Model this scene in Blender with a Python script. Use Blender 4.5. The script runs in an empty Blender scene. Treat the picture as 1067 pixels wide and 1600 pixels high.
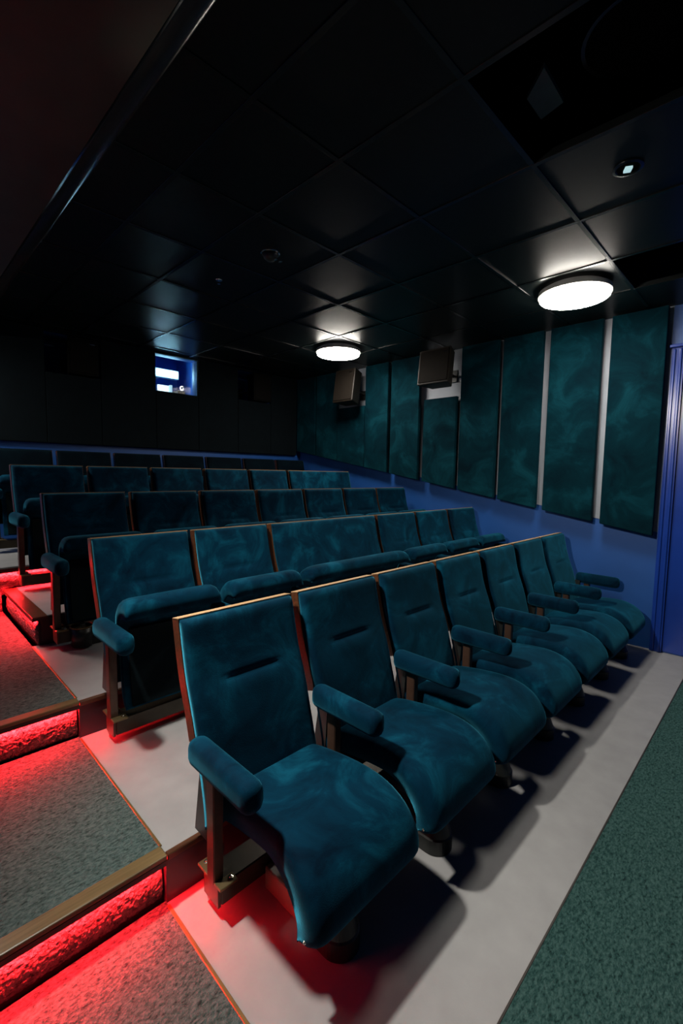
import bpy, bmesh, math, random
from mathutils import Vector, Matrix, noise
R = math.radians
random.seed(7)
scene = bpy.context.scene
C = scene.collection

# ------------------------------------------------------------------ camera
cam_d = bpy.data.cameras.new('camera'); cam = bpy.data.objects.new('camera', cam_d); C.objects.link(cam)
CAM = Vector((-0.7195, -1.5126, 1.4806)); PITCH, ROLL, YAW, FOC = 0.0848, 0.0173, 0.7946, 709.16
fwd = Vector((math.sin(YAW)*math.cos(PITCH), math.cos(YAW)*math.cos(PITCH), -math.sin(PITCH)))
rgt = Vector((math.cos(YAW), -math.sin(YAW), 0)); upv = rgt.cross(fwd)
r2 = math.cos(ROLL)*rgt + math.sin(ROLL)*upv; u2 = -math.sin(ROLL)*rgt + math.cos(ROLL)*upv
M = Matrix((r2, u2, -fwd)).transposed().to_4x4(); M.translation = CAM
cam.matrix_world = M
cam_d.sensor_fit = 'VERTICAL'; cam_d.sensor_height = 36.0; cam_d.lens = FOC/1600*36.0
cam_d.clip_start = 0.02
scene.camera = cam

# ------------------------------------------------------------------ world and exposure
w = bpy.data.worlds.new('world'); scene.world = w; w.use_nodes = True
w.node_tree.nodes['Background'].inputs[0].default_value = (0, 0, 0, 1)
scene.view_settings.view_transform = 'Standard'; scene.view_settings.look = 'None'
scene.view_settings.gamma = 1.0; scene.view_settings.use_curve_mapping = False
scene.view_settings.exposure = 0.0
LAMP_POWER = 46.0
SPOT_POWER = 270.0
LAMP_COLOR = (1.0, 0.94, 0.85)
RED_POWER = 540.0
BOOTH_POWER = 75.0

# ------------------------------------------------------------------ main dimensions
P = 0.55                     # seat pitch along a row
D, H = 0.9384, 0.183         # row spacing and rise
Y5, Z5 = 3*D + 0.965, 3*H + 0.1564
XA = -0.097                  # aisle edge of the platforms
YN = -0.106                  # front edge of the first platform
YG = -1.056                  # where the front carpet begins
XW = 3.927                   # right wall
XL = -2.1                    # left wall
YB = 4.0                     # back wall
YF = -4.6                    # front wall
ZC = 2.894                   # ceiling
def nose(n): return YN + (n-1)*D      # y of the front edge of platform n
LV = [0, H, 2*H, 3*H, Z5]             # platform heights

# ------------------------------------------------------------------ materials
def mat(name):
    m = bpy.data.materials.new(name); m.use_nodes = True
    nt = m.node_tree; b = nt.nodes['Principled BSDF']
    return m, nt, b
def N(nt, t, **k):
    n = nt.nodes.new(t)
    for a, v in k.items(): setattr(n, a, v)
    return n
def ramp(nt, fac, stops):
    r = N(nt, 'ShaderNodeValToRGB'); nt.links.new(fac, r.inputs[0])
    e = r.color_ramp.elements
    e[0].position, e[0].color = stops[0][0], (*stops[0][1], 1)
    e[1].position, e[1].color = stops[-1][0], (*stops[-1][1], 1)
    for p, c in stops[1:-1]:
        x = e.new(p); x.color = (*c, 1)
    return r.outputs[0]
def plain(name, col, rough=0.5, metal=0.0, spec=0.5, noise_amt=0.15, nscale=12, bump=0.0, bscale=60):
    m, nt, b = mat(name)
    tc = N(nt, 'ShaderNodeTexCoord'); nz = N(nt, 'ShaderNodeTexNoise')
    nz.inputs['Scale'].default_value = nscale; nz.inputs['Detail'].default_value = 5
    nt.links.new(tc.outputs['Object'], nz.inputs['Vector'])
    lo = tuple(c*(1-noise_amt) for c in col); hi = tuple(min(1, c*(1+noise_amt)) for c in col)
    nt.links.new(ramp(nt, nz.outputs['Fac'], [(0.3, lo), (0.7, hi)]), b.inputs['Base Color'])
    b.inputs['Roughness'].default_value = rough; b.inputs['Metallic'].default_value = metal
    b.inputs['Specular IOR Level'].default_value = spec
    if bump:
        n2 = N(nt, 'ShaderNodeTexNoise'); n2.inputs['Scale'].default_value = bscale; n2.inputs['Detail'].default_value = 3
        nt.links.new(tc.outputs['Object'], n2.inputs['Vector'])
        bp = N(nt, 'ShaderNodeBump'); bp.inputs['Strength'].default_value = bump; bp.inputs['Distance'].default_value = 0.004
        nt.links.new(n2.outputs['Fac'], bp.inputs['Height']); nt.links.new(bp.outputs[0], b.inputs['Normal'])
    return m
def velvet(name, lo, mid, hi, scale=5.0, sheen=0.38, tint=(0.08, 0.55, 0.80)):
    m, nt, b = mat(name)
    tc = N(nt, 'ShaderNodeTexCoord'); oi = N(nt, 'ShaderNodeObjectInfo')
    ad = N(nt, 'ShaderNodeVectorMath', operation='MULTIPLY_ADD')
    cx = N(nt, 'ShaderNodeCombineXYZ')
    for i in range(3): nt.links.new(oi.outputs['Random'], cx.inputs[i])
    nt.links.new(cx.outputs[0], ad.inputs[0]); ad.inputs[1].default_value = (37, 53, 71)
    nt.links.new(tc.outputs['Object'], ad.inputs[2])
    n1 = N(nt, 'ShaderNodeTexNoise'); n1.inputs['Scale'].default_value = scale; n1.inputs['Detail'].default_value = 6
    n1.inputs['Roughness'].default_value = 0.62; n1.inputs['Distortion'].default_value = 0.7
    nt.links.new(ad.outputs[0], n1.inputs['Vector'])
    nt.links.new(ramp(nt, n1.outputs['Fac'], [(0.32, lo), (0.52, mid), (0.72, hi)]), b.inputs['Base Color'])
    b.inputs['Roughness'].default_value = 0.8; b.inputs['Specular IOR Level'].default_value = 0.05
    b.inputs['Sheen Weight'].default_value = sheen; b.inputs['Sheen Roughness'].default_value = 0.4
    b.inputs['Sheen Tint'].default_value = (*tint, 1)
    n2 = N(nt, 'ShaderNodeTexNoise'); n2.inputs['Scale'].default_value = 320; n2.inputs['Detail'].default_value = 2
    nt.links.new(tc.outputs['Object'], n2.inputs['Vector'])
    bp = N(nt, 'ShaderNodeBump'); bp.inputs['Strength'].default_value = 0.35; bp.inputs['Distance'].default_value = 0.002
    nt.links.new(n2.outputs['Fac'], bp.inputs['Height']); nt.links.new(bp.outputs[0], b.inputs['Normal'])
    return m
def carpet(name, lo, hi, fleck):
    m, nt, b = mat(name)
    tc = N(nt, 'ShaderNodeTexCoord')
    mp = N(nt, 'ShaderNodeMapping'); mp.inputs['Scale'].default_value = (1.0, 2.0, 1.0); mp.inputs['Rotation'].default_value = (0, 0, 0.4)
    nt.links.new(tc.outputs['Object'], mp.inputs[0])
    n1 = N(nt, 'ShaderNodeTexNoise'); n1.inputs['Scale'].default_value = 58; n1.inputs['Detail'].default_value = 5
    n1.inputs['Roughness'].default_value = 0.65; n1.inputs['Distortion'].default_value = 0.4
    nt.links.new(mp.outputs[0], n1.inputs['Vector'])
    c1 = ramp(nt, n1.outputs['Fac'], [(0.33, fleck), (0.42, lo), (0.62, hi)])
    nt.links.new(c1, b.inputs['Base Color'])
    b.inputs['Roughness'].default_value = 0.95; b.inputs['Specular IOR Level'].default_value = 0.15
    n2 = N(nt, 'ShaderNodeTexNoise'); n2.inputs['Scale'].default_value = 140; n2.inputs['Detail'].default_value = 4
    nt.links.new(tc.outputs['Object'], n2.inputs['Vector'])
    bp = N(nt, 'ShaderNodeBump'); bp.inputs['Strength'].default_value = 0.8; bp.inputs['Distance'].default_value = 0.008
    nt.links.new(n2.outputs['Fac'], bp.inputs['Height']); nt.links.new(bp.outputs[0], b.inputs['Normal'])
    return m
def wood(name, a, bcol, rough=0.4, axis_scale=(4, 40, 40)):
    m, nt, b = mat(name)
    tc = N(nt, 'ShaderNodeTexCoord'); mp = N(nt, 'ShaderNodeMapping'); mp.inputs['Scale'].default_value = axis_scale
    nt.links.new(tc.outputs['Object'], mp.inputs[0])
    n1 = N(nt, 'ShaderNodeTexNoise'); n1.inputs['Scale'].default_value = 2.0; n1.inputs['Detail'].default_value = 6
    nt.links.new(mp.outputs[0], n1.inputs['Vector'])
    nt.links.new(ramp(nt, n1.outputs['Fac'], [(0.3, a), (0.7, bcol)]), b.inputs['Base Color'])
    b.inputs['Roughness'].default_value = rough
    return m
def emit(name, col, strength):
    m, nt, b = mat(name)
    b.inputs['Base Color'].default_value = (0.8*col[0], 0.8*col[1], 0.8*col[2], 1)
    b.inputs['Emission Color'].default_value = (*col, 1); b.inputs['Emission Strength'].default_value = strength
    return m

VELVET = velvet('teal_velvet', (0.0002, 0.008, 0.021), (0.0005, 0.025, 0.053), (0.003, 0.080, 0.138))
VELVET_DARK = plain('dark_lining', (0.004, 0.010, 0.013), 0.9, spec=0.1)
PANEL = velvet('panel_velvet', (0.0003, 0.009, 0.015), (0.0006, 0.019, 0.028), (0.003, 0.046, 0.064), 3.2, 0.10)
PANEL_BACK = plain('back_cladding', (0.003, 0.006, 0.008), 0.9, spec=0.1)
SHELL = wood('walnut_shell', (0.055, 0.018, 0.008), (0.11, 0.042, 0.016), 0.38)
SHELL_EDGE = wood('ply_edge', (0.38, 0.23, 0.11), (0.55, 0.37, 0.20), 0.5, (3, 3, 160))
SEATBASE = wood('seat_underside_wood', (0.05, 0.022, 0.008), (0.10, 0.05, 0.018), 0.5)
STEEL = plain('brown_steel', (0.085, 0.045, 0.030), 0.38, 0.3, nscale=30)
BEAMM = plain('bronze_beam', (0.045, 0.036, 0.022), 0.36, 0.35, nscale=20)
PLATE = plain('brass_plate', (0.17, 0.125, 0.06), 0.33, 0.55, nscale=30)
BOLT = plain('zinc_bolt', (0.75, 0.70, 0.58), 0.22, 1.0)
FOOTM = plain('black_plastic', (0.010, 0.012, 0.011), 0.4, nscale=30)
FOOTP = plain('foot_paint', (0.20, 0.15, 0.11), 0.4, nscale=20)
LINO = plain('grey_linoleum', (0.335, 0.335, 0.338), 0.42, spec=0.4, noise_amt=0.07, nscale=9, bump=0.06, bscale=200)
CARPET = carpet('green_carpet', (0.020, 0.064, 0.060), (0.060, 0.130, 0.120), (0.010, 0.027, 0.026))
AISLE = carpet('aisle_carpet', (0.044, 0.080, 0.076), (0.102, 0.152, 0.145), (0.018, 0.032, 0.031))
CARPET_RISER = carpet('riser_carpet', (0.12, 0.13, 0.12), (0.24, 0.25, 0.22), (0.03, 0.035, 0.03))
NOSING = wood('bronze_nosing', (0.11, 0.075, 0.03), (0.19, 0.13, 0.055), 0.35, (3, 60, 60))
NOSING_DARK = plain('dark_edge', (0.02, 0.015, 0.011), 0.5)
RISER = plain('dark_riser', (0.020, 0.016, 0.024), 0.45, nscale=8)
STRIP = plain('brass_strip', (0.30, 0.19, 0.07), 0.35, 0.6)
BLUE = plain('blue_wall_paint', (0.012, 0.080, 0.31), 0.45, noise_amt=0.08, nscale=3, bump=0.05, bscale=150)
BLUE_GLOSS = plain('blue_gloss_paint', (0.010, 0.045, 0.30), 0.22, noise_amt=0.08, nscale=5)
TILE = plain('black_ceiling_tile', (0.006, 0.0095, 0.0100), 0.34, spec=0.22, noise_amt=0.2, nscale=25)
BAR = plain('black_ceiling_bar', (0.004, 0.005, 0.005), 0.24, spec=0.5)
SOFFIT = plain('black_soffit', (0.040, 0.040, 0.031), 0.5, spec=0.4, noise_amt=0.2, nscale=5)
TRIM_GLOSS = plain('glossy_black_trim', (0.02, 0.019, 0.018), 0.20, spec=0.6)
VOID = plain('ceiling_void', (0.003, 0.003, 0.003), 0.95, spec=0.05)
SPK = plain('speaker_brown', (0.013, 0.009, 0.005), 0.5, nscale=30)
SPK_GRILLE = plain('speaker_grille', (0.008, 0.0055, 0.0035), 0.8, spec=0.15, nscale=60)
CHROME = plain('chrome', (0.75, 0.78, 0.8), 0.15, 1.0)
DUCT = plain('grey_sheet', (0.03, 0.06, 0.06), 0.6)
LAMP_WHITE = plain('lamp_housing', (0.5, 0.48, 0.44), 0.4)
LAMP = emit('lamp_diffuser', LAMP_COLOR, LAMP_POWER)
RED = emit('red_led', (1.0, 0.012, 0.018), RED_POWER)
BOOTH_LIGHT = emit('booth_lamp', (0.38, 0.80, 1.0), BOOTH_POWER)
LEDCHIP = emit('led_chip', (0.55, 0.85, 0.9), 0.7)
BOOTH_WHITE = plain('booth_white', (0.75, 0.8, 0.8), 0.4)
m, nt, b = mat('booth_glass'); GLASS = m
b.inputs['Base Color'].default_value = (0.9, 0.95, 1, 1); b.inputs['Roughness'].default_value = 0.03
b.inputs['Transmission Weight'].default_value = 1.0; b.inputs['IOR'].default_value = 1.1

# ------------------------------------------------------------------ mesh helpers
def link(name, me, m, parent=None, loc=(0, 0, 0), smooth=False):
    own = m is not None and len(me.materials) > 0 and me.materials[0] is not m
    if m is not None and not me.materials: me.materials.append(m)
    if smooth:
        for p in me.polygons: p.use_smooth = True
    o = bpy.data.objects.new(name, me); C.objects.link(o)
    if own: o.material_slots[0].link = 'OBJECT'; o.material_slots[0].material = m
    o.location = loc
    if parent is not None: o.parent = parent
    return o
def from_bm(bm, name='mesh'):
    bmesh.ops.recalc_face_normals(bm, faces=bm.faces)
    me = bpy.data.meshes.new(name); bm.to_mesh(me); bm.free(); return me
def bm_box(bm, a, b):
    x0, y0, z0 = a; x1, y1, z1 = b
    v = [bm.verts.new(p) for p in ((x0,y0,z0),(x1,y0,z0),(x1,y1,z0),(x0,y1,z0),(x0,y0,z1),(x1,y0,z1),(x1,y1,z1),(x0,y1,z1))]
    for f in ((0,3,2,1),(4,5,6,7),(0,1,5,4),(1,2,6,5),(2,3,7,6),(3,0,4,7)): bm.faces.new([v[i] for i in f])
def box_mesh(a, b, bev=0.0, seg=2):
    bm = bmesh.new(); bm_box(bm, a, b)
    if bev: bmesh.ops.bevel(bm, geom=bm.edges[:], offset=bev, segments=seg, profile=0.5, affect='EDGES')
    return from_bm(bm)
def boxes_mesh(lst):
    bm = bmesh.new()
    for a, b in lst: bm_box(bm, a, b)
    return from_bm(bm)
def prism_mesh(pts, axis, a, b, bev=0.0, seg=2):
    """closed polygon pts (2d) extruded along axis 0/1/2 from a to b"""
    bm = bmesh.new()
    def mk(t, p):
        q = list(p); q.insert(axis, t); return bm.verts.new(q)
    A = [mk(a, p) for p in pts]; B = [mk(b, p) for p in pts]
    bm.faces.new(A[::-1]); bm.faces.new(B)
    for i in range(len(pts)): bm.faces.new((A[i], A[(i+1) % len(pts)], B[(i+1) % len(pts)], B[i]))
    bmesh.ops.recalc_face_normals(bm, faces=bm.faces)
    if bev: bmesh.ops.bevel(bm, geom=bm.edges[:], offset=bev, segments=seg, profile=0.5, affect='EDGES')
    return from_bm(bm)
def lathe_mesh(prof, n=32):
    """prof: list of (r, z), revolved about z; ends closed when r=0"""
    bm = bmesh.new(); rings = []
    for r, z in prof:
        if r < 1e-6: rings.append([bm.verts.new((0, 0, z))])
        else: rings.append([bm.verts.new((r*math.cos(2*math.pi*i/n), r*math.sin(2*math.pi*i/n), z)) for i in range(n)])
    for a, b in zip(rings, rings[1:]):
        for i in range(n):
            j = (i+1) % n
            if len(a) == 1 and len(b) == 1: continue
            if len(a) == 1: bm.faces.new((a[0], b[i], b[j]))
            elif len(b) == 1: bm.faces.new((a[i], a[j], b[0]))
            else: bm.faces.new((a[i], a[j], b[j], b[i]))
    return from_bm(bm)
def spline(pts, n):
    """Catmull-Rom through 2d pts, n+1 samples evenly spread by length"""
    q = [pts[0]] + list(pts) + [pts[-1]]; fine = []
    for i in range(1, len(q)-2):
        for k in range(20):
            t = k/20; p0, p1, p2, p3 = q[i-1], q[i], q[i+1], q[i+2]
            fine.append(tuple(0.5*((2*p1[c]) + (-p0[c]+p2[c])*t + (2*p0[c]-5*p1[c]+4*p2[c]-p3[c])*t*t + (-p0[c]+3*p1[c]-3*p2[c]+p3[c])*t**3) for c in (0, 1)))
    fine.append(tuple(pts[-1]))
    L = [0]
    for a, b in zip(fine, fine[1:]): L.append(L[-1] + math.hypot(b[0]-a[0], b[1]-a[1]))
    def at(s):
        s = max(0, min(1, s))*L[-1]
        for i in range(len(L)-1):
            if L[i+1] >= s:
                t = (s-L[i])/max(1e-9, L[i+1]-L[i]); a, b = fine[i], fine[i+1]
                return (a[0]+(b[0]-a[0])*t, a[1]+(b[1]-a[1])*t)
        return fine[-1]
    return at
def edge_f(t, p):
    return max(0.0, 1-abs(2*t-1)**p)**0.5
def pillow_mesh(path, x0, x1, T, pu, pv, nu=22, nv=30, side=1, dent=None, xin=None):
    """padded surface that lies on a (y, z) path, spans x0..x1 and bulges by T along the path's normal.
    dent(u, s) takes some of the bulge away; xin(s) narrows it."""
    at = path
    us = [0.5-0.5*math.cos(math.pi*i/nu) for i in range(nu+1)]
    vs = [0.5-0.5*math.cos(math.pi*j/nv) for j in range(nv+1)]
    us = [0.35*i/nu + 0.65*u for i, u in enumerate(us)]; vs = [0.55*j/nv + 0.45*v for j, v in enumerate(vs)]
    bm = bmesh.new(); F = []; B = []
    for s in vs:
        p = at(s); e = 0.01; a, b = at(s-e), at(s+e); ty, tz = b[0]-a[0], b[1]-a[1]; l = math.hypot(ty, tz) or 1
        ny, nz = side*(-tz/l), side*(ty/l)
        fr, br = [], []
        for u in us:
            k = T*edge_f(u, pu)*edge_f(s, pv)
            if dent: k -= dent(u, s)
            ins = xin(s) if xin else 0
            x = (x0+ins)*(1-u) + x1*u          # only the aisle side is drawn in
            border = u in (us[0], us[-1]) or s in (vs[0], vs[-1])
            v = bm.verts.new((x, p[0]+ny*max(k, 0), p[1]+nz*max(k, 0))); fr.append(v)
            br.append(v if border else bm.verts.new((x, p[0], p[1])))
        F.append(fr); B.append(br)
    for j in range(nv):
        for i in range(nu):
            bm.faces.new((F[j][i], F[j][i+1], F[j+1][i+1], F[j+1][i]))
            vv = [B[j][i], B[j+1][i], B[j+1][i+1], B[j][i+1]]
            vv = list(dict.fromkeys(vv))
            try: bm.faces.new(vv)
            except ValueError: pass
    me = from_bm(bm)
    for p in me.polygons: p.use_smooth = True
    return me
def strip_mesh(path, x0, x1, t0, t1, n=24, side=1, s0=0.0, s1=1.0):
    """sheet of constant thickness following a (y, z) path between normal offsets t0 and t1"""
    pts0, pts1 = [], []
    for j in range(n+1):
        s = s0+(s1-s0)*j/n; p = path(s); a, b = path(s-0.01), path(s+0.01)
        ty, tz = b[0]-a[0], b[1]-a[1]; l = math.hypot(ty, tz) or 1; ny, nz = side*(-tz/l), side*(ty/l)
        pts0.append((p[0]+ny*t0, p[1]+nz*t0)); pts1.append((p[0]+ny*t1, p[1]+nz*t1))
    return prism_mesh(pts0 + pts1[::-1], 0, x0, x1)
def thing(name, label, cat, loc=(0, 0, 0), group=None, rotz=0):
    o = bpy.data.objects.new(name, None); C.objects.link(o); o.location = loc; o.rotation_euler.z = rotz
    o.empty_display_size = 0.1
    return tag(o, label, cat, group)
def tag(o, label, cat, group=None):
    o['label'] = label; o['category'] = cat
    if group: o['group'] = group
    return o
def struct(name, me, m, parent=None, loc=(0, 0, 0), label=None):
    o = link(name, me, m, parent, loc)
    if parent is None: o['kind'] = 'structure'
    if label: o['label'] = label
    return o
ORD = ['first', 'second', 'third', 'fourth', 'fifth', 'sixth', 'seventh', 'eighth', 'ninth', 'tenth']

# ------------------------------------------------------------------ floor and platforms
floor = struct('floor', box_mesh((XL, YF, -0.12), (XW, YB, -0.02)), RISER, label='cinema floor of grey linoleum and green carpet')
struct('linoleum_sheet', box_mesh((XA, YG, -0.02), (XW, YN+0.02, 0.0)), LINO, floor)
struct('carpet', box_mesh((XL, YF, -0.02), (XW, YG, 0.003)), CARPET, floor)
struct('carpet', box_mesh((XL, YG, -0.02), (XA, YN+0.02, 0.003)), AISLE, floor)
struct('edge_strip', box_mesh((XA-0.006, YG, -0.01), (XA+0.006, YN, 0.005), 0.002, 1), STRIP, floor)
struct('edge_strip', box_mesh((XA, YG-0.005, -0.01), (XW, YG+0.003, 0.004), 0.002, 1), NOSING_DARK, floor)
def rough_riser(x0, x1, z0, z1, n_x, n_z, amp, seed):
    """hanging carpet on a riser: front face is bulged and tufted"""
    bm = bmesh.new(); g = []
    for j in range(n_z+1):
        row = []
        for i in range(n_x+1):
            x = x0+(x1-x0)*i/n_x; t = j/n_z; z = z0+(z1-z0)*t
            k = 0.018*math.sin(math.pi*min(1, t*1.02))**0.6
            d = amp*(noise.noise(Vector((x*95, z*95, seed))) + 0.7*noise.noise(Vector((x*210, z*210, seed+9))))
            if i in (0, n_x): k = 0; d = 0
            row.append(bm.verts.new((x, -k-d, z)))
        g.append(row)
    for j in range(n_z):
        for i in range(n_x): bm.faces.new((g[j][i], g[j][i+1], g[j+1][i+1], g[j+1][i]))
    # back side
    b = [bm.verts.new(p) for p in ((x0, 0.02, z0), (x1, 0.02, z0), (x1, 0.02, z1), (x0, 0.02, z1))]
    bm.faces.new((b[0], b[3], b[2], b[1]))
    return from_bm(bm)
XS = -1.5                     # left side of the aisle steps
for n in (1, 2, 3, 4):
    y = nose(n); z = LV[n]; y1 = nose(n+1)+0.02 if n < 4 else YB
    zb = LV[n-1]
    pl = struct('platform', box_mesh((XA+(0.05 if n == 3 else 0), y+(0.05 if n == 4 else 0.012), zb-0.05), (XW, y1+0.04, z-0.012)), RISER, label=f'dark stepped platform that carries the {ORD[n]} row of seats')
    struct('linoleum_sheet', box_mesh((XA+(0.086 if n == 3 else 0), y+0.02, z-0.012), (XW, y1, z)), LINO, pl)
    struct('nosing', box_mesh((XA+0.001, y, z-0.022), (XW, y+0.022, z+0.002), 0.003, 1), SHELL if n < 3 else NOSING_DARK, pl)
# aisle steps
for n in (1, 2):
    y = nose(n); z = LV[n]; y1 = nose(n+1)+0.02 if n == 1 else YB
    st = struct('aisle_step', box_mesh((XS, y+0.044, LV[n-1]-0.05), (XA-0.001, y1, z-0.01)), RISER, label=f'{ORD[n-1]} carpeted aisle step above the floor, red light strip under its nosing')
    struct('carpet', box_mesh((XS, y+0.05, z-0.01), (XA-0.001, y1, z+0.003)), AISLE, st)
    struct('nosing', box_mesh((XS, y-0.004, z-0.012), (XA-0.002, y+0.052, z+0.006), 0.004, 2), NOSING, st)
    struct('nosing_lip', box_mesh((XS, y-0.004, z-0.0300), (XA-0.002, y+0.006, z-0.012)), NOSING_DARK, st)
    struct('edge_strip', box_mesh((XA-0.006, y+0.052, z-0.01), (XA+0.004, nose(n+1), z+0.005), 0.002, 1), STRIP, st)
    rc = struct('riser_carpet', rough_riser(XS, XA-0.004, LV[n-1]+0.002, z-0.036, 420, 40, 0.0042, n*3.1), CARPET_RISER, st, (0, y+0.044, 0))
    for p in rc.data.polygons: p.use_smooth = True
    struct('light_strip', box_mesh((XS, y+0.008, z-0.030), (XA-0.02, y+0.020, z-0.020)), RED, st)
# side of the third platform towards the aisle, and the fourth step
y3, y4 = nose(3), nose(4)
st = struct('platform_side', box_mesh((XA+0.035, y3+0.02, 2*H), (XA+0.052, y4+0.06, 3*H-0.012)), RISER, label='aisle side of the third platform with wooden edge and red light strip')
struct('nosing', box_mesh((XA, y3-0.003, 3*H-0.012), (XA+0.086, y4, 3*H+0.004), 0.003, 1), SHELL, st)
struct('nosing_lip', box_mesh((XA, y3-0.003, 3*H-0.024), (XA+0.008, y4, 3*H-0.012)), NOSING_DARK, st)
me = rough_riser(0, y4-y3-0.01, 2*H+0.002, 3*H-0.034, 260, 40, 0.0042, 21.0)
rc = struct('riser_carpet', me, CARPET_RISER, st, (XA+0.034, y4, 0)); rc.rotation_euler.z = -math.pi/2
for p in me.polygons: p.use_smooth = True
struct('light_strip', box_mesh((XA+0.010, y3+0.03, 3*H-0.027), (XA+0.018, y4-0.01, 3*H-0.018)), RED, st)
z4 = LV[4]
st = struct('aisle_step', box_mesh((XS, y4+0.05, 2*H-0.05), (XA-0.001, YB, z4-0.012)), RISER, label='tall carpeted top aisle step before the back wall')
struct('carpet', box_mesh((XS, y4+0.05, z4-0.012), (XA-0.001, YB, z4+0.002)), LINO, st)
struct('nosing', box_mesh((XS, y4-0.004, z4-0.012), (XA+0.6, y4+0.052, z4+0.006), 0.003, 1), NOSING_DARK, st)
struct('nosing_lip', box_mesh((XS, y4-0.004, z4-0.028), (XA+0.6, y4+0.005, z4-0.012)), NOSING_DARK, st)
me = rough_riser(XS, XA+0.6, 3*H+0.002, z4-0.036, 420, 30, 0.0042, 31.0)
rc = struct('riser_carpet', me, CARPET_RISER, st, (0, y4+0.046, 0))
for p in me.polygons: p.use_smooth = True
me = rough_riser(XS, XA-0.004, 2*H+0.002, 3*H+0.004, 300, 30, 0.0042, 37.0)
struct('riser_carpet', me, CARPET_RISER, st, (0, y4+0.046, 0))
struct('light_strip', box_mesh((XS, y4+0.008, z4-0.030), (XA+0.6, y4+0.018, z4-0.020)), RED, st)

# ------------------------------------------------------------------ walls
struct('wall_right', box_mesh((XW, YF, -0.12), (XW+0.15, YB+0.9, ZC+0.5)), BLUE, label='blue painted side wall behind the teal panels')
struct('wall_left', box_mesh((XL-0.15, YF, -0.12), (XL, YB, ZC+0.5)), BLUE, label='blue painted side wall beside the aisle')
struct('wall_front', box_mesh((XL, YF-0.15, -0.12), (XW, YF, ZC+0.5)), BLUE, label='blue painted front wall of the cinema')
WZ = 1.745
wins = [(0.516, 1.04, 2.463, 2.875), (1.651, 2.20, 2.434, 2.875), (2.787, 3.34, 2.47, 2.875)]
lst = [((XL, YB, -0.12), (XW, YB+0.12, 2.434))]
xs = [XL] + [a for ww in wins for a in ww[:2]] + [XW]
for i in range(0, len(xs), 2): lst.append(((xs[i], YB, 2.434), (xs[i+1], YB+0.12, ZC+0.5)))
for x0, x1, z0, z1 in wins:
    if z0 > 2.435: lst.append(((x0, YB, 2.434), (x1, YB+0.12, z0)))
    lst.append(((x0, YB, z1), (x1, YB+0.12, ZC+0.5)))
wall_back = struct('wall_back', boxes_mesh(lst), BLUE, label='blue back wall with three openings under the ceiling')
# dark cladding panels on the back wall, split at the openings
cl = 0.05
seams = [XL, -0.7, 0.516, 1.04, 1.651, 2.20, 2.787, 3.34, XW-0.1]
for a, b2 in zip(seams, seams[1:]):
    top = ZC-0.005
    for x0, x1, z0, z1 in wins:
        if abs(a-x0) < 1e-6: top = z0
    struct('cladding_panel', box_mesh((a+0.002, YB-cl, WZ), (b2-0.002, YB, top), 0.004, 1), PANEL_BACK, wall_back)
    if top < ZC-0.1: struct('cladding_panel', box_mesh((a+0.002, YB-cl, 2.875), (b2-0.002, YB, ZC-0.005)), PANEL_BACK, wall_back)
# recesses behind the openings
for k, (x0, x1, z0, z1) in enumerate(wins):
    d = 0.95 if k == 1 else 0.45
    y0 = YB+0.12; e = 0.25 if k == 1 else 0.05
    rc = struct(f'window_{k+1}', boxes_mesh([((x0-e, y0+d, z0-e), (x1+e, y0+d+0.03, z1+e)), ((x0-e-0.03, y0, z0-e), (x0-e, y0+d, z1+e)), ((x1+e, y0, z0-e), (x1+e+0.03, y0+d, z1+e)),
                     ((x0-e, y0, z0-e-0.03), (x1+e, y0+d, z0-e)), ((x0-e, y0, z1+e), (x1+e, y0+d, z1+e+0.03))]), BLUE,
                label=['blue lined wall opening holding a loudspeaker, farther from the lamps', 'lit projection booth window in the dark back wall', 'blue lined wall opening holding a loudspeaker, nearer the teal panels'][k])
    if k == 1:
        struct('pane', box_mesh((x0, YB+0.055, z0), (x1, YB+0.061, z1)), GLASS, rc)
yb = YB+0.45
t = thing('booth_lamp', 'bright blue white lamp shining inside the projection booth window', 'lamp', (2.115, yb+0.2, 2.80))
link('housing', box_mesh((-0.17, 0.012, -0.06), (0.17, 0.10, 0.06), 0.01), BOOTH_WHITE, t)
link('diffuser', box_mesh((-0.145, -0.008, -0.042), (0.145, 0.012, 0.042), 0.006), BOOTH_LIGHT, t)
link('bracket', box_mesh((-0.02, 0.10, -0.02), (0.02, 0.82, 0.02)), BOOTH_WHITE, t)
t = thing('projector', 'white projector with an added front glow standing low behind the booth window', 'projector', (1.89, YB+0.30, 2.19))
link('body', box_mesh((-0.125, -0.11, 0.08), (0.03, 0.25, 0.365), 0.012), BOOTH_WHITE, t)
link('front_glow', box_mesh((-0.12, -0.118, 0.20), (0.025, -0.108, 0.358), 0.004, 1), emit('front_glow', (0.75, 0.95, 1.0), 1.6), t)  # glow added on the body front in place of light falling there
link('side_panel', box_mesh((0.045, -0.112, 0.08), (0.075, 0.22, 0.375), 0.005), emit('side_glow', (0.6, 0.9, 1.0), 0.7), t)  # side panel is no lamp; its glow stands in for light on it
me = lathe_mesh([(0.014, 0), (0.028, 0), (0.030, 0.012), (0.018, 0.012), (0.014, 0)], 24)
o = link('lens', me, CHROME, t, (0.195, -0.12, 0.352)); o.rotation_euler.x = R(90)
link('stand', box_mesh((-0.19, -0.05, -0.0), (0.30, 0.2, 0.08)), SPK, t)
link('lens_mount', box_mesh((0.145, -0.118, 0.08), (0.245, 0.1, 0.32)), SPK, t)

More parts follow.
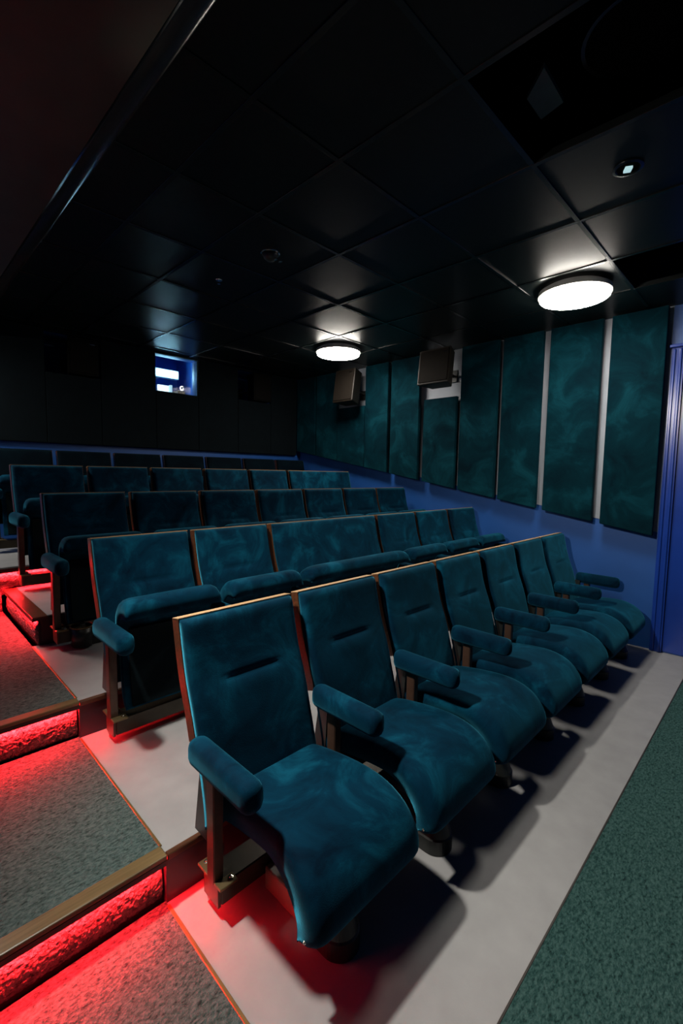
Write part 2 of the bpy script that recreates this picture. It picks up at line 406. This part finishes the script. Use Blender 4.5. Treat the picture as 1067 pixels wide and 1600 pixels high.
# teal panels on the side wall
def zb(y): return 1.125+0.174*y
WHITE = plain('pale_wall_paint', (0.30, 0.33, 0.38), 0.6, noise_amt=0.06, nscale=4)
struct('trim_3', prism_mesh([(-0.74, zb(-0.74)+0.03), (3.98, zb(3.98)+0.03), (3.98, ZC), (-0.74, ZC)], 0, XW-0.006, XW), WHITE, label='pale painted strip of wall behind the teal panels')
PX0, PX1 = XW-0.105, XW-0.055
panels = [(-0.72, -0.315, None), (-0.245, 0.200, None), (0.265, 0.665, None), (0.715, 1.14, None), (1.187, 1.62, 2.36), (1.69, 2.115, None), (2.165, 2.545, None), (2.555, 3.06, 2.38), (3.075, 3.50, None), (3.53, 3.94, None)]
for i, (a, b2, top) in enumerate(panels):
    t = ZC-0.012 if top is None else top
    lab = f'{ORD[i]} teal fabric wall panel counted from the blue door' if top is None else f'short teal fabric wall panel below a loudspeaker, {ORD[i]} from the blue door'
    th = thing('wall_panel', lab, 'wall panel', (0, 0, 0), 'tall teal panels along the side wall')
    link('fabric', prism_mesh([(a, zb(a)), (b2, zb(b2)), (b2, t), (a, t)], 0, PX0, PX1, 0.006, 2), PANEL, th)
    for z in (zb((a+b2)/2)+0.25, t-0.25):
        link('batten', box_mesh((PX1, a+0.06, z), (XW, b2-0.06, z+0.04)), RISER, th)

# blue door and its frame
DY0, DY1, DZ = -0.835, -1.85, 2.45
df = struct('trim_1', boxes_mesh([((XW-0.035, DY0, 0.003), (XW, DY0+0.085, DZ+0.1)), ((XW-0.035, DY1-0.085, 0.003), (XW, DY1, DZ+0.1)), ((XW-0.035, DY1, DZ), (XW, DY0, DZ+0.1))]), BLUE_GLOSS, label='glossy blue door casing at the end of the front row')
for y in (DY0+0.012, DY0+0.055):
    struct('bead', box_mesh((XW-0.047, y, 0.003), (XW-0.034, y+0.022, DZ+0.09), 0.006, 3), BLUE_GLOSS, df)
struct('head_bead', box_mesh((XW-0.06, DY1-0.1, DZ+0.1), (XW, DY0+0.1, DZ+0.125), 0.005, 2), BLUE_GLOSS, df)
dr = struct('door_1', box_mesh((XW-0.012, DY1+0.004, 0.012), (XW-0.001, DY0-0.004, DZ-0.004)), BLUE_GLOSS, label='blue panelled door in the side wall')
for z0, z1 in ((0.15, 0.95), (1.1, 2.3)):
    struct('door_panel', box_mesh((XW-0.022, DY1+0.15, z0), (XW-0.011, DY0-0.15, z1), 0.006, 2), BLUE_GLOSS, dr)

# ------------------------------------------------------------------ ceiling
TS = 0.625; GX, GY = 0.815, -0.577
ceil = struct('ceiling', box_mesh((XL, YF, ZC+0.45), (XW, YB, ZC+0.5)), VOID, label='black suspended ceiling of square tiles in a dark grid')
XSOF = -0.017
gxs = [XSOF-0.02, 0.345] + [GX+TS*i for i in range(0, 6)]
gxs = [g for g in gxs if g < XW-0.05] + [XW]
gys = [GY+TS*j for j in range(-7, 8)]; gys = [g for g in gys if YF < g < YB-0.1]; gys = [YF] + gys + [YB]
LAMPS = [(GX+3.5*TS, GY+0.5*TS), (GX+3.5*TS, GY+4.5*TS)]
void_tiles = {(round(GX, 3), round(GY-TS, 3)), (round(GX+3*TS, 3), round(GY-TS, 3))}
cache = {}
for i in range(len(gxs)-1):
    for j in range(len(gys)-1):
        x0, x1, y0, y1 = gxs[i], gxs[i+1], gys[j], gys[j+1]
        if (round(x0, 3), round(y0, 3)) in void_tiles: continue
        key = (round(x1-x0, 3), round(y1-y0, 3))
        if key not in cache: cache[key] = box_mesh((0.004, 0.004, 0), (x1-x0-0.004, y1-y0-0.004, 0.015), 0.003, 1)
        link('ceiling_tile', cache[key], TILE, ceil, (x0, y0, ZC+0.001+random.uniform(0, 0.0015)))
for x in gxs[1:-1]:
    link('grid_bar', box_mesh((x-0.012, YF, ZC-0.004), (x+0.012, YB, ZC+0.03), 0.001, 1), BAR, ceil)
for y in gys[1:-1]:
    for a, b2 in zip(gxs, gxs[1:]):
        link('grid_bar', box_mesh((a+0.012, y-0.012, ZC-0.0035), (b2-0.012, y+0.012, ZC+0.03), 0.001, 1), BAR, ceil)
# something pale in the open field of the ceiling
def kite(pts, z, dz):
    return prism_mesh(pts, 2, z, z+dz)
sc = 1.0417
def up(x, y, z=ZC+0.06):
    k = (z-1.4806)/(2.838-1.4806); return (-0.7195+(x+0.7195)*k, -1.5126+(y+1.5126)*k)
o = link('duct_plate', kite([up(0.898, -0.833), up(0.987, -0.739), up(1.117, -0.739), up(1.091, -0.829)], ZC+0.06, 0.02), DUCT)
tag(o, 'pale grey metal plate inside the open dark ceiling field', 'plate')
t = thing('round_duct', 'dark round duct above the open ceiling field', 'duct', (1.25, -1.02, ZC+0.16))
link('pipe', lathe_mesh([(0.0, 0), (0.17, 0), (0.17, 0.28), (0.0, 0.28)], 32), VOID, t)
link('collar', lathe_mesh([(0.172, 0.0), (0.185, 0.0), (0.185, 0.04), (0.172, 0.04), (0.172, 0.0)], 32), BAR, t)

# lowered soffit along the aisle side, with a rounded glossy corner
ZS = 2.72
so = struct('trim_2', box_mesh((XL, YF, ZS), (XSOF-0.085, YB, ZC+0.45)), SOFFIT, label='lowered dark soffit over the aisle with a glossy rounded edge')
prof = [(XSOF-0.085, ZC+0.02), (XSOF-0.085, ZS-0.001)]
for k in range(0, 13):
    a = k/12*math.pi/2; prof.append((XSOF-0.085+0.085*math.sin(a), ZS+0.03-0.031*math.cos(a)))
prof.append((XSOF, ZC+0.02))
bm = bmesh.new()
A = [bm.verts.new((p[0], YF, p[1])) for p in prof]; B = [bm.verts.new((p[0], YB, p[1])) for p in prof]
for i in range(len(prof)): bm.faces.new((A[i], A[(i+1) % len(prof)], B[(i+1) % len(prof)], B[i]))
me = from_bm(bm)
for p in me.polygons: p.use_smooth = True
ct = struct('corner_trim', me, TRIM_GLOSS, so)

# ------------------------------------------------------------------ lamps
def ceiling_lamp(x, y, z, label, r=0.245):
    t = thing('ceiling_lamp', label, 'lamp', (x, y, z), 'round ceiling lamps')
    link('housing', lathe_mesh([(0.0, 0.025), (r-0.03, 0.025), (r-0.03, 0.005), (r+0.004, 0.004), (r+0.006, -0.027), (r-0.002, -0.030), (r-0.004, -0.012), (0, -0.012)], 48), LAMP_WHITE, t, smooth=False)
    link('diffuser', lathe_mesh([(0.0, -0.058), (r*0.6, -0.058), (r-0.012, -0.055), (r-0.006, -0.050), (r-0.006, -0.016), (0, -0.014)], 48), LAMP, t, smooth=False)
ceiling_lamp(*LAMPS[0], ZC-0.025, 'round glowing ceiling lamp close to the blue door')
ceiling_lamp(*LAMPS[1], ZC-0.025, 'round glowing ceiling lamp near the loudspeakers on the side wall')
SP = Vector((-0.55, 0.18, ZS-0.09)); AIM = (Vector((1.9, -1.1, 0.0))-SP).normalized()
t = thing('track_spotlight', 'black can spotlight under the soffit, aimed at the floor before the front row', 'spotlight', (SP.x, SP.y, ZS))
link('mount', lathe_mesh([(0, 0), (0.05, 0), (0.05, -0.015), (0.012, -0.018), (0.012, -0.06), (0, -0.06)], 24), FOOTM, t)
can = link('can', lathe_mesh([(0.0, -0.10), (0.075, -0.10), (0.085, 0.045), (0.080, 0.045), (0.070, -0.03), (0.0, -0.03)], 28), FOOTM, t, (0, 0, -0.09))
can.rotation_mode = 'QUATERNION'; can.rotation_quaternion = AIM.to_track_quat('Z', 'Y')
ld = bpy.data.lights.new('beam', 'SPOT'); ld.energy = SPOT_POWER; ld.color = LAMP_COLOR; ld.spot_size = R(118); ld.spot_blend = 0.8; ld.shadow_soft_size = 0.065
lo = bpy.data.objects.new('beam', ld); C.objects.link(lo); lo.parent = t
lo.location = Vector((0, 0, -0.09))+AIM*0.05; lo.rotation_mode = 'QUATERNION'; lo.rotation_quaternion = AIM.to_track_quat('-Z', 'Y')
ceiling_lamp(-0.80, 3.25, ZS, 'round glowing lamp under the soffit at the back of the aisle')

def spot(x, y, label, lit):
    t = thing('recessed_spot', label, 'spotlight', (x, y, ZC))
    link('ring', lathe_mesh([(0.045, -0.001), (0.050, -0.006), (0.062, -0.004), (0.064, 0.0), (0.045, 0.0), (0.045, -0.001)], 32), BAR, t)
    link('cup', lathe_mesh([(0.045, -0.0005), (0.0, -0.0008)], 32), VOID, t)
    if lit: 
        o = link('led_chip', box_mesh((-0.017, -0.015, -0.012), (0.017, 0.015, -0.001), 0.001, 1), LEDCHIP, t); o.rotation_euler.z = 0.5
spot(1.75, -0.885, 'small recessed ceiling spot with a pale square chip', True)
t = thing('smoke_detector', 'small black dome detector with shiny rims on the ceiling', 'detector', (1.13, 0.99, ZC))
link('dome', lathe_mesh([(0.0, -0.05), (0.025, -0.046), (0.042, -0.03), (0.05, -0.012), (0.05, 0.0)], 28), FOOTM, t, smooth=True)
link('rim', lathe_mesh([(0.05, -0.001), (0.055, -0.006), (0.062, -0.004), (0.063, 0.0), (0.05, -0.001)], 28), CHROME, t)
for a in (-0.02, 0.02):
    link('clip', box_mesh((a+0.03, -0.045, -0.045), (a+0.045, -0.020, -0.038), 0.001, 1), CHROME, t)
t = thing('sprinkler', 'tiny metal sprinkler head on the dark ceiling', 'sprinkler', (1.12, 1.61, ZC))
link('rosette', lathe_mesh([(0.0, -0.004), (0.022, -0.004), (0.026, 0.0)], 20), CHROME, t)
link('head', lathe_mesh([(0.0, -0.028), (0.012, -0.028), (0.012, -0.025), (0.004, -0.022), (0.004, -0.004)], 16), CHROME, t)

# ------------------------------------------------------------------ loudspeakers
def speaker(loc, rotz, tilt, label, w=0.36, d=0.26, h=0.42, arm=0.2):
    t = thing('loudspeaker', label, 'loudspeaker', loc, None, rotz)
    t.rotation_euler.x = tilt
    body = prism_mesh([(-w/2, 0), (w/2, 0), (w/2*0.62, d), (-w/2*0.62, d)], 2, 0, h, 0.012, 2)
    link('cabinet', body, SPK, t)
    link('grille', box_mesh((-w/2+0.02, -0.010, 0.02), (w/2-0.02, 0.002, h-0.02), 0.006, 2), SPK_GRILLE, t)
    link('bracket', boxes_mesh([((-0.03, d, h*0.45), (0.03, d+arm, h*0.5)), ((-0.06, d+arm-0.01, h*0.3), (0.06, d+arm, h*0.65))]), FOOTM, t)
    link('badge', box_mesh((w/2-0.09, -0.013, h-0.06), (w/2-0.04, -0.009, h-0.05)), CHROME, t)
speaker((3.50, 2.66, 2.40), R(-90), R(-8), 'brown wedge loudspeaker beside the lamp on the side wall', 0.36, 0.20, 0.42, 0.2)
speaker((3.50, 1.30, 2.46), R(-90), R(-6), 'brown wedge loudspeaker over the short teal panel near the middle', 0.40, 0.20, 0.38, 0.2)
SPK = plain('speaker_black', (0.004, 0.0035, 0.003), 0.7, spec=0.08); SPK_GRILLE = SPK
speaker((0.86, YB-0.10, 2.475), 0, 0, 'dark loudspeaker in the back wall opening away from the side wall', 0.30, 0.25, 0.38, 0.38)
speaker((3.16, YB-0.10, 2.48), 0, 0, 'dark loudspeaker in the back wall opening nearest the teal panels', 0.30, 0.25, 0.38, 0.38)

# ------------------------------------------------------------------ seats
HY, HZ = -0.31, 0.29                     # seat hinge
back_path = spline([(0.000, 0.952), (-0.018, 0.865), (-0.048, 0.745), (-0.094, 0.62), (-0.128, 0.50), (-0.165, 0.36), (-0.178, 0.26)], 1)
shell_path = spline([(0.000, 0.955), (-0.018, 0.865), (-0.048, 0.745), (-0.094, 0.62), (-0.118, 0.545)], 1)
seat_path = spline([(-0.185-HY, 0.292-HZ), (-0.28-HY, 0.316-HZ), (-0.42-HY, 0.337-HZ), (-0.535-HY, 0.342-HZ), (-0.610-HY, 0.320-HZ), (-0.648-HY, 0.275-HZ), (-0.652-HY, 0.212-HZ)], 1)
SEAM = 0.345
def seat_meshes(wd):
    x0, x1 = 0.0, wd
    def dent(u, s):
        a = max(0, min(1, (u-0.22)/0.12))*max(0, min(1, (0.80-u)/0.12))
        return a*(0.010*math.exp(-((s-SEAM)/0.014)**2)) - 0.004*math.exp(-((s-SEAM-0.06)/0.05)**2)*a
    if wd > 0.8: dent = None
    d = {}
    d['pad'] = pillow_mesh(back_path, x0+0.003, x1-0.003, 0.036, 26, 34, 26, 64, -1, dent)
    d['lower'] = None
    d['shell'] = strip_mesh(shell_path, x0, x1, -0.002, 0.044, 20, 1)
    d['edge'] = prism_mesh([(-0.004, 0.953), (0.041, 0.945), (0.041, 0.950), (-0.004, 0.9575)], 0, x0, x1)
    d['cushion'] = pillow_mesh(seat_path, 0.014, wd-0.014, 0.086, 18, 16, 26, 44, -1, None, lambda s: 0.031*(lambda k: k*k*(3-2*k))(max(0.0, min(1.0, (0.88-s)/0.42))))
    d['base'] = strip_mesh(seat_path, 0.075, wd-0.044, -0.001, 0.014, 20, 1, 0.02, 0.70)
    d['stud'] = lathe_mesh([(0.0, 0.004), (0.0035, 0.003), (0.005, 0.0), (0, 0)], 10)
    return d
SINGLE, DOUBLE = seat_meshes(0.51), seat_meshes(0.51+P)
ARM = box_mesh((-0.038, -0.508, 0.503), (0.038, -0.145, 0.600), 0.035, 5)
for p in ARM.polygons: p.use_smooth = True
POST = box_mesh((-0.019, -0.262, 0.12), (0.019, -0.215, 0.53), 0.004, 1)
STANDARD = prism_mesh([(-0.10, 0.22), (-0.18, 0.22), (-0.20, 0.53), (-0.15, 0.53)], 0, -0.014, 0.014)
FOOT_BAR = box_mesh((-0.055, -0.58, 0.002), (0.055, -0.300, 0.085), 0.004, 1)
def d_end(r, y0, n=16):
    return [(-r, y0), (-r, y0-0.06)] + [(-r*math.cos(math.pi*k/n), y0-0.06-r*math.sin(math.pi*k/n)) for k in range(1, n)] + [(r, y0-0.06), (r, y0)]
bm = bmesh.new()
lower, upper = d_end(0.066, -0.56), d_end(0.052, -0.55)
lay = [[bm.verts.new((p[0], p[1], z)) for p in q] for q, z in ((lower, 0.002), (lower, 0.060), (d_end(0.061, -0.56), 0.066), (upper, 0.115))]
n_ = len(lower)
for a, b2 in zip(lay, lay[1:]):
    for i in range(n_): bm.faces.new((a[i], a[(i+1) % n_], b2[(i+1) % n_], b2[i]))
bm.faces.new(lay[0][::-1]); bm.faces.new(lay[-1])
FOOT_END = from_bm(bm)
PLATE_M = prism_mesh([(-0.012, -0.300), (0.055, -0.300), (0.055, -0.262), (0.024, -0.262), (0.024, -0.200), (0.055, -0.200), (0.055, -0.150), (-0.012, -0.150)], 2, 0.122, 0.132, 0.002, 1)
BOLT_M = lathe_mesh([(0, 0.009), (0.005, 0.008), (0.0055, 0.004), (0.010, 0.003), (0.010, 0.0), (0, 0)], 12)

SHADED_VELVET = velvet('shaded_teal_velvet', (0.0006, 0.003, 0.006), (0.001, 0.005, 0.009), (0.002, 0.010, 0.015), sheen=0.1)  # teal velvet with the shade on the back row put into its colour
def chair(loc, meshes, label, group, folded, last=False, foot=False, wd=0.51, cat='cinema seat', PADV=VELVET, SHELL_EDGE=SHELL_EDGE):
    t = thing('cinema_seat' if wd < 0.8 else 'double_seat', label, cat, loc, group)
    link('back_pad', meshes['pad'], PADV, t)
    sh = link('back_shell', meshes['shell'], SHELL, t); link('shell_edge', meshes['edge'], SHELL_EDGE, sh)
    cu = link('seat_cushion', meshes['cushion'], VELVET, t, (0, HY, HZ))
    link('seat_base', meshes['base'], SEATBASE if not folded else VELVET_DARK, cu)
    if not folded:
        st = link('stud', meshes['stud'], BOLT, cu, (0.0145, -0.372, -0.055)); st.rotation_euler.y = R(-90)
    if folded: cu.rotation_euler.x = R(-87 + random.uniform(-1.5, 1.5))
    xs = [0] + ([wd+0.04] if last else [])
    for x in xs:
        link('armrest', ARM, VELVET, t, (x-0.015, 0, 0))
        link('arm_post', POST, STEEL, t, (x+0.006, 0, 0))
        link('side_standard', STANDARD, FOOTM, t, (x+0.020 if x == 0 else x-0.06, 0, 0))
    return t
rows = [[1]*7, [1, 1, 2, 1, 1, 1], [1]*7, [1]*5+[2], [1]*7]
RN = ['front', 'second', 'third', 'fourth', 'back']
GR = ['folded-down seats of the front row', 'seats of the second row', 'seats of the third row', 'seats of the fourth row', 'seats of the back row']
for r, lay_ in enumerate(rows):
    y0, z0 = (r*D, r*H) if r < 4 else (Y5, Z5)
    i = 0
    for k, wdt in enumerate(lay_):
        last = k == len(lay_)-1
        pos = 'seat at the aisle end' if k == 0 else ('seat at the wall end' if last else f'{ORD[k]} seat from the aisle')
        state = 'cushion folded down' if r == 0 else 'cushion tipped up'
        if wdt == 1: lab = f'{"shaded-back teal" if r == 4 else "teal"} velvet {pos} in the {RN[r]} row, {state}'
        elif r == 1: lab = 'wide teal velvet double seat in the middle of the second row'
        else: lab = 'wide teal velvet double seat at the wall end of the fourth row'
        chair((i*P, y0, z0), SINGLE if wdt == 1 else DOUBLE, lab, GR[r], r > 0, last, r == 0, 0.51 if wdt == 1 else 0.51+P, PADV=SHADED_VELVET if r == 4 else VELVET, SHELL_EDGE=VELVET_DARK if r == 4 else SHELL_EDGE)  # back row pads and top edges get shade through darker colours
        i += wdt
    arms = [0]; q = 0
    for wdt in lay_: q += wdt; arms.append(q)
    bt = thing('seat_beam', f'dark bronze steel beam that carries the {RN[r]} row of seats', 'seat beam', (0, y0, z0), 'beams under the seat rows')
    link('beam', box_mesh((0.008, -0.275, 0.045), (7*P+0.03, -0.175, 0.122), 0.004, 1), BEAMM, bt)
    link('end_cap', box_mesh((-0.004, -0.272, 0.040), (0.008, -0.178, 0.122), 0.002, 1), STEEL, bt)
    if r == 0:
        for a in range(7):
            f = link('foot', FOOT_BAR, FOOTP, bt, (a*P+0.232, 0.02, 0)); link('foot_end', FOOT_END, FOOTM, f)
    for a in arms:
        pl = link('post_plate', PLATE_M, PLATE, bt, (a*P, 0, 0))
        for bx_, by_ in ((0.038, -0.281), (0.012, -0.170)): link('bolt', BOLT_M, BOLT, pl, (bx_, by_, 0.132))
        if a in (arms[1], arms[-2], arms[len(arms)//2]):
            link('wall_bracket', box_mesh((a*P+0.05, -0.176, 0.05), (a*P+0.11, (YN+0.012) if r < 4 else YB-Y5, 0.11)), BEAMM, bt)

# drink cup under the third row
t = thing('cup_holder', 'dark round cup holder with brass rim under the third row', 'cup holder', (0.125, 2*D-0.30, 2*H+0.012))
link('cup', lathe_mesh([(0.0, 0.0), (0.055, 0.0), (0.064, 0.125), (0.060, 0.125), (0.052, 0.006), (0.0, 0.006)], 32), FOOTM, t, smooth=True)
link('rim', lathe_mesh([(0.059, 0.122), (0.066, 0.122), (0.067, 0.128), (0.061, 0.130), (0.059, 0.122)], 32), PLATE, t)
link('bracket', boxes_mesh([((0.03, 0.0, -0.008), (0.12, 0.062, 0.05)), ((-0.02, 0.05, 0.03), (0.02, 0.07, 0.07))]), FOOTM, t)
